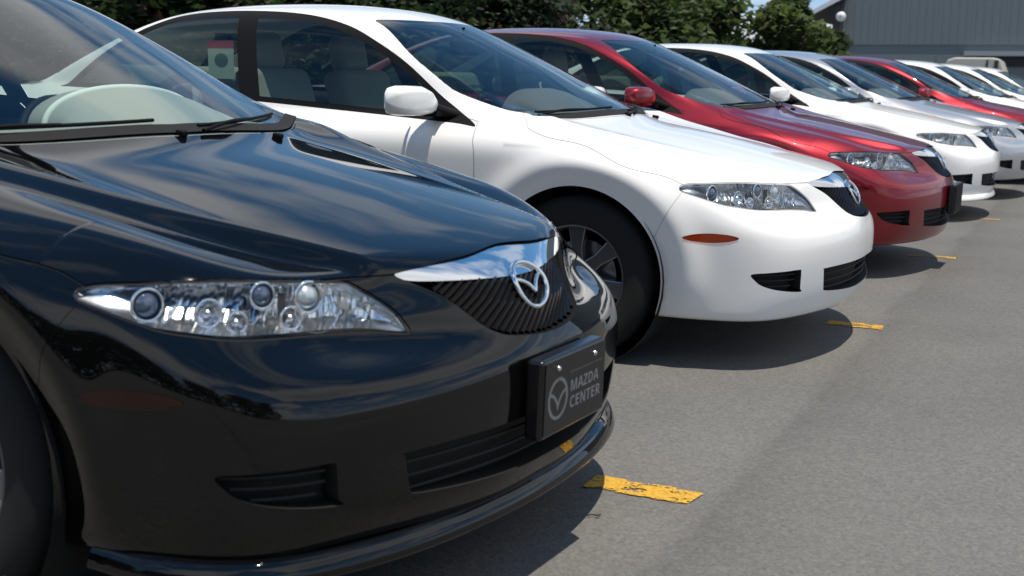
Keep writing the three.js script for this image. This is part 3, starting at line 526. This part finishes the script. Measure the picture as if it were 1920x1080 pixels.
const flipZ = (g) => { const c = g.clone(); c.scale(1, 1, -1); const i = c.index; if (i) { const a = i.array; for (let k = 0; k < a.length; k += 3) { const t = a[k]; a[k] = a[k + 1]; a[k + 1] = t; } } else { const p = c.attributes; for (const key in p) { const A = p[key], n = A.itemSize; for (let k = 0; k < A.count; k += 3) for (let q = 0; q < n; q++) { const t = A.array[k * n + q]; A.array[k * n + q] = A.array[(k + 1) * n + q]; A.array[(k + 1) * n + q] = t; } } } return c; };
for (const L of lampParts) L.push(flipZ(L[1]));
for (const L of G.slats) L[1] = flipZ(L[0]);
// wheels
{
  const prof = [[.202, -.085], [.216, -.098], [.262, -.104], [.300, -.098], [.322, -.082], [.3265, -.05], [.3265, .05], [.322, .082], [.300, .098], [.262, .104], [.216, .098], [.202, .085]];
  G.tyre = new THREE.LatheGeometry(prof.map((p) => new THREE.Vector2(...p)), 56).rotateX(Math.PI / 2);
  const parts = [new THREE.LatheGeometry([[.19, -.09], [.195, .05], [.200, .085], [.209, .098], [.213, .094], [.208, .086], [.198, .070], [.194, .0]].map((p) => new THREE.Vector2(...p)), 56).rotateX(Math.PI / 2)];
  parts.push(new THREE.LatheGeometry([[.001, .075], [.03, .075], [.055, .068], [.062, .05], [.062, .0]].map((p) => new THREE.Vector2(...p)), 32).rotateX(Math.PI / 2));
  for (let i = 0; i < 7; i++) { const sh = new THREE.Shape(); sh.moveTo(-.028, .045); sh.lineTo(-.020, .12); sh.lineTo(-.034, .203); sh.lineTo(.034, .203); sh.lineTo(.020, .12); sh.lineTo(.028, .045); const g = new THREE.ExtrudeGeometry(sh, { depth: .022, bevelEnabled: true, bevelSize: .005, bevelThickness: .006, bevelSegments: 2 }); g.rotateZ(i / 7 * Math.PI * 2); g.translate(0, 0, .045); parts.push(g); }
  G.rim = mergeGeometries(parts.map((p) => { p = p.index ? p.toNonIndexed() : p; for (const k of Object.keys(p.attributes)) if (!['position', 'normal', 'uv'].includes(k)) p.deleteAttribute(k); return p; }));
  G.disc = new THREE.CylinderGeometry(.145, .145, .02, 36).rotateX(Math.PI / 2).translate(0, 0, -.01);
  const well = new THREE.CylinderGeometry(.372, .372, .34, 40, 1, true).rotateX(Math.PI / 2), cap = new THREE.CircleGeometry(.372, 40);
  G.well = mergeGeometries([well.toNonIndexed().translate(0, 0, -.17), cap.toNonIndexed().translate(0, 0, -.34)]);
}
// door mirror (right side), cap and arm
{
  const pos = [], idx = [], n = 22, secs = [[.0, .022, .014, -.024], [.03, .050, .030, -.018], [.08, .070, .049, -.006], [.14, .082, .060, .001], [.22, .082, .060, .002], [.262, .070, .052, .001], [.280, .045, .036, 0], [.286, .012, .012, 0]];
  secs.forEach(([z, a, h, dy]) => { for (let i = 0; i < n; i++) { const t = i / n * 2 * Math.PI, c = Math.cos(t), s = Math.sin(t), e = .5, X = Math.sign(c) * Math.pow(Math.abs(c), e) * a * (c < 0 ? .35 : 1), Y = Math.sign(s) * Math.pow(Math.abs(s), e) * h; pos.push(X - z * .16, Y + dy, z); } });
  for (let k = 0; k < secs.length - 1; k++) for (let i = 0; i < n; i++) { const a = k * n + i, b = k * n + (i + 1) % n; idx.push(a, b, a + n, b, b + n, a + n); }
  const t = pos.length / 3; pos.push(-.286 * .16, 0, .287); for (let i = 0; i < n; i++) idx.push((secs.length - 1) * n + i, (secs.length - 1) * n + (i + 1) % n, t);
  const place = (g) => g.translate(-.70, 1.010, .815);
  const cap = place(geoOf(pos, idx)); G.mirrorCap = [cap, flipZ(cap)];
  const gl = place(new THREE.CircleGeometry(.06, 24).scale(1.45, .85, 1).rotateY(-Math.PI / 2 + .16).translate(-.053, .002, .125)); G.mirrorGlass = [gl, flipZ(gl)];
  const arm = mergeGeometries([tube([[-.60, .950, .770], [-.64, .965, .81], [-.68, .985, .86]], .022, 8), new THREE.BoxGeometry(.06, .022, .10).translate(-.67, .958, .83)].map((g) => g.toNonIndexed())); G.mirrorArm = [arm, flipZ(arm)];
}
// wipers, washer jets, cowl
{
  const on = (x, z, d) => [x, surfY(x, Math.abs(z)) + d, z];
  const glassPt = (y, z, d) => { const x = wind(y, z); return [x + d * .4, y + d * .9, z]; };
  G.wiper = [[.60, .05], [-.08, -.62]].map(([z0, z1]) => mergeGeometries([tube(Array.from({ length: 9 }, (_, i) => { const z = z0 + (z1 - z0) * i / 8; return glassPt(.962 + .016 * (i / 8), z, .008); }), .0050, 6), tube([glassPt(.945, z0 + .02, .014), glassPt(.957, z0 - .12, .022), glassPt(.968, z0 + (z1 - z0) * .5, .012)], .0052, 6)].map((g) => g.toNonIndexed())));
  G.jet = [.02, -.36].map((z) => new RoundedBoxGeometry(.030, .016, .020, 2, .005).rotateZ(-.15).translate(...on(-.128, z, .006)));
  const pos = [], idx = [], n = 40; for (let i = 0; i <= n; i++) { const z = -.70 + 1.4 * i / n, zz = Math.abs(z), xr = spline([[0, -.130], [.3, -.160], [.55, -.24], [.70, -.33]])(zz); for (const [x] of [xr - .006, xr - .030, xr - .052].map((x) => [x])) pos.push(x, surfY(x, zz) + .004, z); }
  for (let i = 0; i < n; i++) for (let k = 0; k < 2; k++) { const a = i * 3 + k; idx.push(a, a + 1, a + 3, a + 1, a + 4, a + 3); }
  G.cowl = geoOf(pos, idx);
}
// cabin
{
  const sh = new THREE.Shape(); [[-.22, .90], [-.36, .945], [-.55, .96], [-.72, .945], [-.82, .90], [-.84, .80], [-.74, .60], [-.5, .4], [-.2, .4]].forEach((p, i) => i ? sh.lineTo(...p) : sh.moveTo(...p));
  G.dash = new THREE.ExtrudeGeometry(sh, { depth: 1.34, bevelEnabled: false }).translate(0, 0, -.67);
  { const arch = (x, w, h) => Array.from({ length: 25 }, (_, i) => { const a = Math.PI * i / 24; return [x, .93 + Math.pow(Math.sin(a), .75) * h, -.34 + Math.cos(a) * w]; }), rows = [arch(-.48, .36, .012), arch(-.56, .335, .075), arch(-.64, .315, .118), arch(-.70, .31, .132), arch(-.80, .29, .128), arch(-.83, .27, .05)], pos = [], idx = [];
    rows.flat().forEach((p) => pos.push(...p)); for (let r = 0; r < 5; r++) for (let i = 0; i < 24; i++) { const a = r * 25 + i; idx.push(a, a + 1, a + 25, a + 1, a + 26, a + 25); }
    const uv = pos.flatMap((_, i) => i % 3 ? [] : [pos[i], pos[i + 2]]); G.hoodlet = geoOf(pos, idx, null, uv); G.litHoodEdge = tube(arch(-.705, .308, .130), .011, 8); }
  G.wheel = new THREE.TorusGeometry(.185, .015, 10, 40).rotateY(Math.PI / 2).rotateZ(.42).translate(-.98, .85, -.37);
  G.hub = mergeGeometries([new THREE.SphereGeometry(.07, 16, 10).scale(.5, 1, 1), new THREE.BoxGeometry(.02, .03, .34), new THREE.BoxGeometry(.02, .17, .03).translate(0, -.09, 0)].map((g) => g.toNonIndexed())).rotateZ(.42).translate(-.98, .85, -.37);
  const seat = (z) => { const a = new RoundedBoxGeometry(.52, .16, .5, 3, .06).translate(-1.42, .50, z), b = new RoundedBoxGeometry(.15, .64, .5, 3, .06).rotateZ(.32).translate(-1.76, .83, z), c = new RoundedBoxGeometry(.10, .19, .27, 3, .045).rotateZ(.2).translate(-1.90, 1.22, z); return [mergeGeometries([a, b].map((g) => g.toNonIndexed())), c.toNonIndexed()]; };
  G.seats = [seat(.38), seat(-.38)];
  G.bench = mergeGeometries([new RoundedBoxGeometry(.5, .2, 1.2, 3, .06).translate(-2.25, .52, 0), new RoundedBoxGeometry(.16, .62, 1.22, 3, .06).rotateZ(.4).translate(-2.62, .85, 0)].map((g) => g.toNonIndexed()));
  G.shelf = new THREE.BoxGeometry(.62, .03, 1.2).translate(-2.92, 1.04, 0);
  const fl = [new THREE.BoxGeometry(3.3, .03, 1.5).translate(-1.9, .26, 0), new THREE.BoxGeometry(.05, .62, 1.2).translate(-.16, .58, 0), new THREE.BoxGeometry(.9, .03, 1.1).translate(.35, .24, 0), new THREE.BoxGeometry(.05, .7, 1.2).translate(-3.05, .65, 0)];
  for (const s of [-1, 1]) fl.push(new THREE.BoxGeometry(2.3, .62, .03).translate(-1.7, .62, s * .735));
  G.tub = mergeGeometries(fl.map((g) => g.toNonIndexed()));
  G.rear = mergeGeometries([new RoundedBoxGeometry(.05, .075, .25, 2, .02).translate(-.98, 1.25, 0), new THREE.CylinderGeometry(.008, .008, .07, 8).translate(-.99, 1.31, 0)].map((g) => g.toNonIndexed()));
}
function lipGeo(drop, outX) {                                     // front lip spoiler under the bumper
  const pos = [], idx = [], pts = []; for (let i = 0; i <= 48; i++) { const s = -.42 + .0 + i / 48; const a = i / 48 * Math.PI - Math.PI / 2; pts.push(a); }
  const plan2 = (a) => { const z = Math.sin(a) * .845, x = .40 + Math.pow(Math.cos(a), .62) * .545; return [x, z]; };
  const sec = [[-.03, .222], [outX - .012, .218], [outX - .004, .208], [outX + .002, .195], [outX + .006, .218 - drop], [outX + .002, .210 - drop], [outX - .008, .205 - drop], [-.07, .205 - drop]];
  pts.forEach((a) => { const [x, z] = plan2(a), nx = Math.cos(a), nz = Math.sin(a); for (const [d, y] of sec) pos.push(x + d * nx, y, z + d * nz); });
  const n = sec.length; for (let i = 0; i < pts.length - 1; i++) for (let k = 0; k < n - 1; k++) { const p = i * n + k; idx.push(p, p + 1, p + n, p + 1, p + n + 1, p + n); }
  return geoOf(pos, idx);
}
G.lip = lipGeo(.036, -.004);
// front plate holder
{
  const c = document.createElement('canvas'); c.width = 640; c.height = 400; const g = c.getContext('2d');
  g.fillStyle = '#0b0c0d'; g.fillRect(0, 0, 640, 400); g.strokeStyle = '#6c6e72'; g.fillStyle = '#70737a'; g.lineCap = 'round';
  g.lineWidth = 20; g.beginPath(); g.ellipse(135, 215, 92, 108, 0, 0, 7); g.stroke(); g.lineWidth = 18; g.beginPath(); g.moveTo(52, 180); g.quadraticCurveTo(110, 190, 135, 262); g.quadraticCurveTo(160, 190, 218, 180); g.stroke();
  g.textBaseline = 'middle'; g.font = 'bold 92px sans-serif'; g.fillText('MAZDA', 258, 178, 350); g.fillText('CENTER', 258, 272, 350); g.fillStyle = '#3c3f42'; g.fillRect(258, 92, 350, 10);
  const t = new THREE.CanvasTexture(c); t.colorSpace = THREE.SRGBColorSpace; M.plate = phy(1, 1, 1, .35, { map: t });
  G.plateBox = new RoundedBoxGeometry(.045, .178, .312, 3, .012).rotateZ(-.03).translate(.985, .430, 0);
  G.plateFace = new THREE.PlaneGeometry(.296, .160).rotateY(Math.PI / 2).rotateZ(-.03).translate(1.0093, .430, 0);
  G.bolt = [-.09, .09].map((z) => new THREE.SphereGeometry(.0065, 10, 8).translate(1.011, .492, z));
}
function sedan(name, label, pos, turn, paint, o = {}) {
  const c = base(name, label, 'car', 'sedans parked in a row', pos, turn), A = (n, g, m, p = c) => mesh(n, g, m, p);
  const S = [0, 1];
  A('body', G.body, paint); A('hood', G.hood, paint); A('bumper', G.bumper, paint); 
  for (const s of S) {
    A('seam', o.dark ? G.seam[s] : G.paleSeam[s], o.dark ? M.seam : M.paleSeam); A('bumper_seam', G.seam2[s], o.dark ? M.seam : M.paleSeam);
    A('front_door', G.door1[s], paint); A('rear_door', G.door2[s], paint);
    A('front_window', G.glassFront[s], M.tint); A('rear_window', G.glassRear[s], M.tint); A('window_frame', G.frame[s], M.trim);
    const mk = A('side_marker', G.marker[s], M.amber); A('marker_housing', G.markerBack[s], paint, mk); A('marker_rim', G.markerRim[s], M.trim, mk);
    const h = A('headlight', G.lamp[s], M.lens); for (const [n, g, m, f] of lampParts) A(n, s ? f : g, m, h);
    A('fog_recess', mergeGeometries([G.fog[s], G.fogWall[s]].map((g) => { g = g.toNonIndexed(); g.deleteAttribute('uv'); return g; })), M.mesh);
    for (const L of G.slats) A('fog_slat', L[s], M.mesh);
    const mi = A('door_mirror', G.mirrorCap[s], paint); A('mirror_glass', G.mirrorGlass[s], M.mirrorGlass, mi); A('mirror_arm', G.mirrorArm[s], M.trim, mi);
  }
  const w = A('windshield', G.wind, M.shield); A('backlight', G.backlight, M.tint);
  const gr = A('grille', mergeGeometries([G.grilleBack, G.grilleWall].map((g) => { g = g.toNonIndexed(); g.deleteAttribute('uv'); return g; })), M.trim); G.bars.forEach((g) => A('grille_bar', g, M.gloss, gr));
  A('grille_trim', G.chrome, M.chrome); A('emblem', G.emblem, M.chrome);
  A('air_intake', mergeGeometries([G.intake, G.intakeWall].map((g) => { g = g.toNonIndexed(); g.deleteAttribute('uv'); return g; })), M.mesh);
  for (const g of G.intakeBars) A('intake_bar', g, M.mesh);
  for (const x of [0, -2.675]) for (const s of [1, -1]) {
    const t = A('wheel', G.tyre, M.tyre); t.position.set(x ? x : -.03, .3265, s * .752); if (s < 0) t.rotation.y = Math.PI;
    A('rim', G.rim, M.rim, t); A('brake_disc', G.disc, M.satin, t);
    const wl = A('wheel_well', G.well, M.under); wl.position.set(x ? x : -.022, .338, s * .872); if (s < 0) wl.rotation.y = Math.PI;
  }
  for (const g of G.wiper) A('wiper', g, M.trim); for (const g of G.jet) A('washer_jet', g, M.trim); A('cowl', G.cowl, M.seam);
  A('cabin_liner', G.liner, M.liner); A('dashboard', mergeGeometries([G.dash, G.hoodlet].map((g) => { g = g.toNonIndexed ? (g.index ? g.toNonIndexed() : g) : g; return g; })), o.dark ? M.dash : M.charcoal);
  if (o.dark) A('painted_lit_edge', G.litHoodEdge, M.litEdgePaint); const sw = A('steering_wheel', G.wheel, M.trim); A('wheel_hub', G.hub, M.trim, sw);  // pale tube paints in the sunlit edge of the instrument hood
  for (const [a, b] of G.seats) { const q = A('seat', a, M.seat); A('headrest', b, M.seat, q); } A('rear_seat', G.bench, M.seat); A('parcel_shelf', G.shelf, M.dash); A('cabin_floor', G.tub, M.under); A('rear_mirror', G.rear, M.trim);
  if (o.lip) A('lip_spoiler', G.lip, paint);
  if (o.folded) for (const m of c.children.filter((q) => q.name === 'door_mirror').slice(1)) for (const q of [m, ...m.children]) q.geometry = q.geometry.clone().translate(.66, 0, .80).rotateY(1.25).translate(-.66, 0, -.80);
  if (o.plate) { const p = A('plate_holder', G.plateBox, M.gloss); A('plate_face', G.plateFace, M.plate, p); for (const b of G.bolt) A('bolt', b, M.satin, p); }
  return c;
}
// ---------- the row of cars ----------
const blackCar = sedan('black_sedan', 'glossy black sedan nearest the camera with chrome grille and black front plate', [-.190, 0, 2.782], -.058, M.black, { lip: true, plate: true, dark: true, folded: true });
const whiteCar = sedan('white_sedan', 'plain white sedan parked next beyond the black one, amber side marker showing', [0, 0, 0], 0, M.white);
{ // the price sheet in the rear door window
  const c = document.createElement('canvas'); c.width = 128; c.height = 160; const g = c.getContext('2d'); g.fillStyle = '#98a3a0'; g.fillRect(0, 0, 128, 160); g.fillStyle = '#8c3244'; g.fillRect(0, 0, 128, 34); g.fillStyle = '#445e5a'; g.beginPath(); g.ellipse(66, 84, 34, 30, 0, 0, 7); g.fill(); g.fillStyle = '#8fa09b'; g.fillRect(14, 126, 100, 8); g.fillRect(14, 142, 80, 6);
  const t = new THREE.CanvasTexture(c); t.colorSpace = THREE.SRGBColorSpace;
  const P = [[-2.02, 1.262], [-1.865, 1.262], [-1.805, 1.085], [-1.955, 1.085]].map(([x, y]) => [x, y, surfZ(x, y)]), pos = [], uv = [], idx = [], N = 6;
  for (let j = 0; j <= N; j++) for (let i = 0; i <= N; i++) { const u = i / N, v = j / N, x = (P[0][0] * (1 - u) + P[1][0] * u) * (1 - v) + (P[3][0] * (1 - u) + P[2][0] * u) * v, y = P[0][1] * (1 - v) + P[3][1] * v; pos.push(x, y, surfZ(x, y) - .008); uv.push(u, 1 - v); if (i < N && j < N) { const a = j * (N + 1) + i; idx.push(a, a + N + 1, a + 1, a + 1, a + N + 1, a + N + 2); } }
  M.sheet = std(1, 1, 1, .8, { map: t }); G.sheet = geoOf(pos, idx, null, uv);
}
const another = (src, name, label, x, z, turn, from, to, also) => {
  const c = src.clone(); c.name = numbered(name); c.position.set(x, 0, z); c.rotation.y = turn; c.userData = { ...src.userData, label };
  c.traverse((m) => { if (m.isMesh && m.material === from) m.material = to; else if (also && m.isMesh && m.material === also[0]) m.material = also[1]; });
  scene.add(c); return c;
};
const redCar = another(whiteCar, 'red_sedan', 'red sedan with black front plate holder, between two white ones', .058, -2.592, -.022, M.white, M.red, [M.paleSeam, M.seam]);
{ const p = mesh('plate_holder', G.plateBox, M.gloss, redCar); mesh('plate_face', G.plateFace, M.trim, p); }
const white4 = another(whiteCar, 'white_sedan', 'white sedan with low front lip spoiler, right behind the nearest red car', .079, -5.94, -.013, M.white, M.white);
mesh('lip_spoiler', G.lip, M.white, white4);

another(whiteCar, 'silver_sedan', 'silver white sedan fifth in the row, past the white one with the lip', .267, -8.25, -.06, M.white, M.silver);
another(redCar, 'red_sedan', 'second red sedan farther down the row, mostly hidden by the silver one', .60, -10.5, .04, M.red, M.red);
another(whiteCar, 'white_sedan', 'white sedan right behind the farther red car', .82, -13.1, -.01, M.white, M.white);
another(whiteCar, 'white_sedan', 'white sedan near the right edge, last but one in the row', 1.02, -15.9, 0, M.white, M.white);
another(whiteCar, 'white_sedan', 'far white sedan cut by the right edge, last in the row', 1.2, -18.7, 0, M.white, M.white);
{ const s = mesh('price_sheet', G.sheet, M.sheet, whiteCar); s.castShadow = false; }
// ---------- a pale van standing behind the far end of the row ----------
{
  const [x, z] = bearing(1804, 37), v = base('white_van', 'white van with dark rear corner standing by the grey building, behind the row', 'van', null, [x, 0, z], .045), pw = std(.42, .41, .38, .5), gl = phy(.03, .035, .04, .08), dk = std(.02, .02, .022, .5);
  const sh = new THREE.Shape(); [[-.86, .32], [-.88, .95], [-.80, 1.45], [-.66, 1.78], [-.5, 1.84], [.5, 1.84], [.66, 1.80], [.80, 1.45], [.88, .95], [.86, .32]].forEach((p, i) => i ? sh.lineTo(...p) : sh.moveTo(...p)); sh.closePath();
  mesh('body', new THREE.ExtrudeGeometry(sh, { depth: 4.2, bevelEnabled: true, bevelSize: .05, bevelThickness: .06, bevelSegments: 3 }).translate(0, 0, -4.2), pw, v);
  mesh('rear_window', new RoundedBoxGeometry(1.2, .36, .04, 2, .02).translate(0, 1.25, .06), gl, v);
  for (const s of [-1, 1]) { mesh('tail_lamp', new RoundedBoxGeometry(.12, .5, .06, 2, .02).translate(s * .76, 1.05, .05), phy(.3, .01, .01, .2), v); mesh('roof_rail', new THREE.BoxGeometry(.04, .05, 3.0).translate(s * .56, 1.885, -2), dk, v); }
  mesh('tailgate_strut', new THREE.BoxGeometry(.05, .40, .03).translate(.36, 1.62, .075), dk, v); mesh('tailgate_strut', new THREE.BoxGeometry(.10, .40, .03).translate(.60, 1.62, .072), dk, v);
  mesh('rear_bumper', new RoundedBoxGeometry(1.74, .24, .14, 2, .04).translate(0, .45, .06), dk, v);
  for (const zz of [-.8, -3.4]) for (const s of [-1, 1]) mesh('wheel', new THREE.CylinderGeometry(.33, .33, .2, 24).rotateZ(Math.PI / 2).translate(s * .78, .33, zz), M.tyre, v);
}
// ---------- a twig lying on the tarmac ----------
{
  const t = base('twig', 'small dark twig lying on the asphalt below the nearest yellow stall line', 'twig', null, [.735, .006, 2.50], .5); t.scale.setScalar(.6);
  mesh('stem', tube([[-.028, 0, .004], [-.008, .002, -.003], [.014, 0, .002], [.030, .003, -.004]], .0032, 6), std(.03, .022, .015, .9), t);
  mesh('side_shoot', tube([[.006, .002, 0], [.014, .004, .012], [.022, .003, .018]], .0022, 6), std(.03, .022, .015, .9), t);
}
renderer.render(scene, camera);
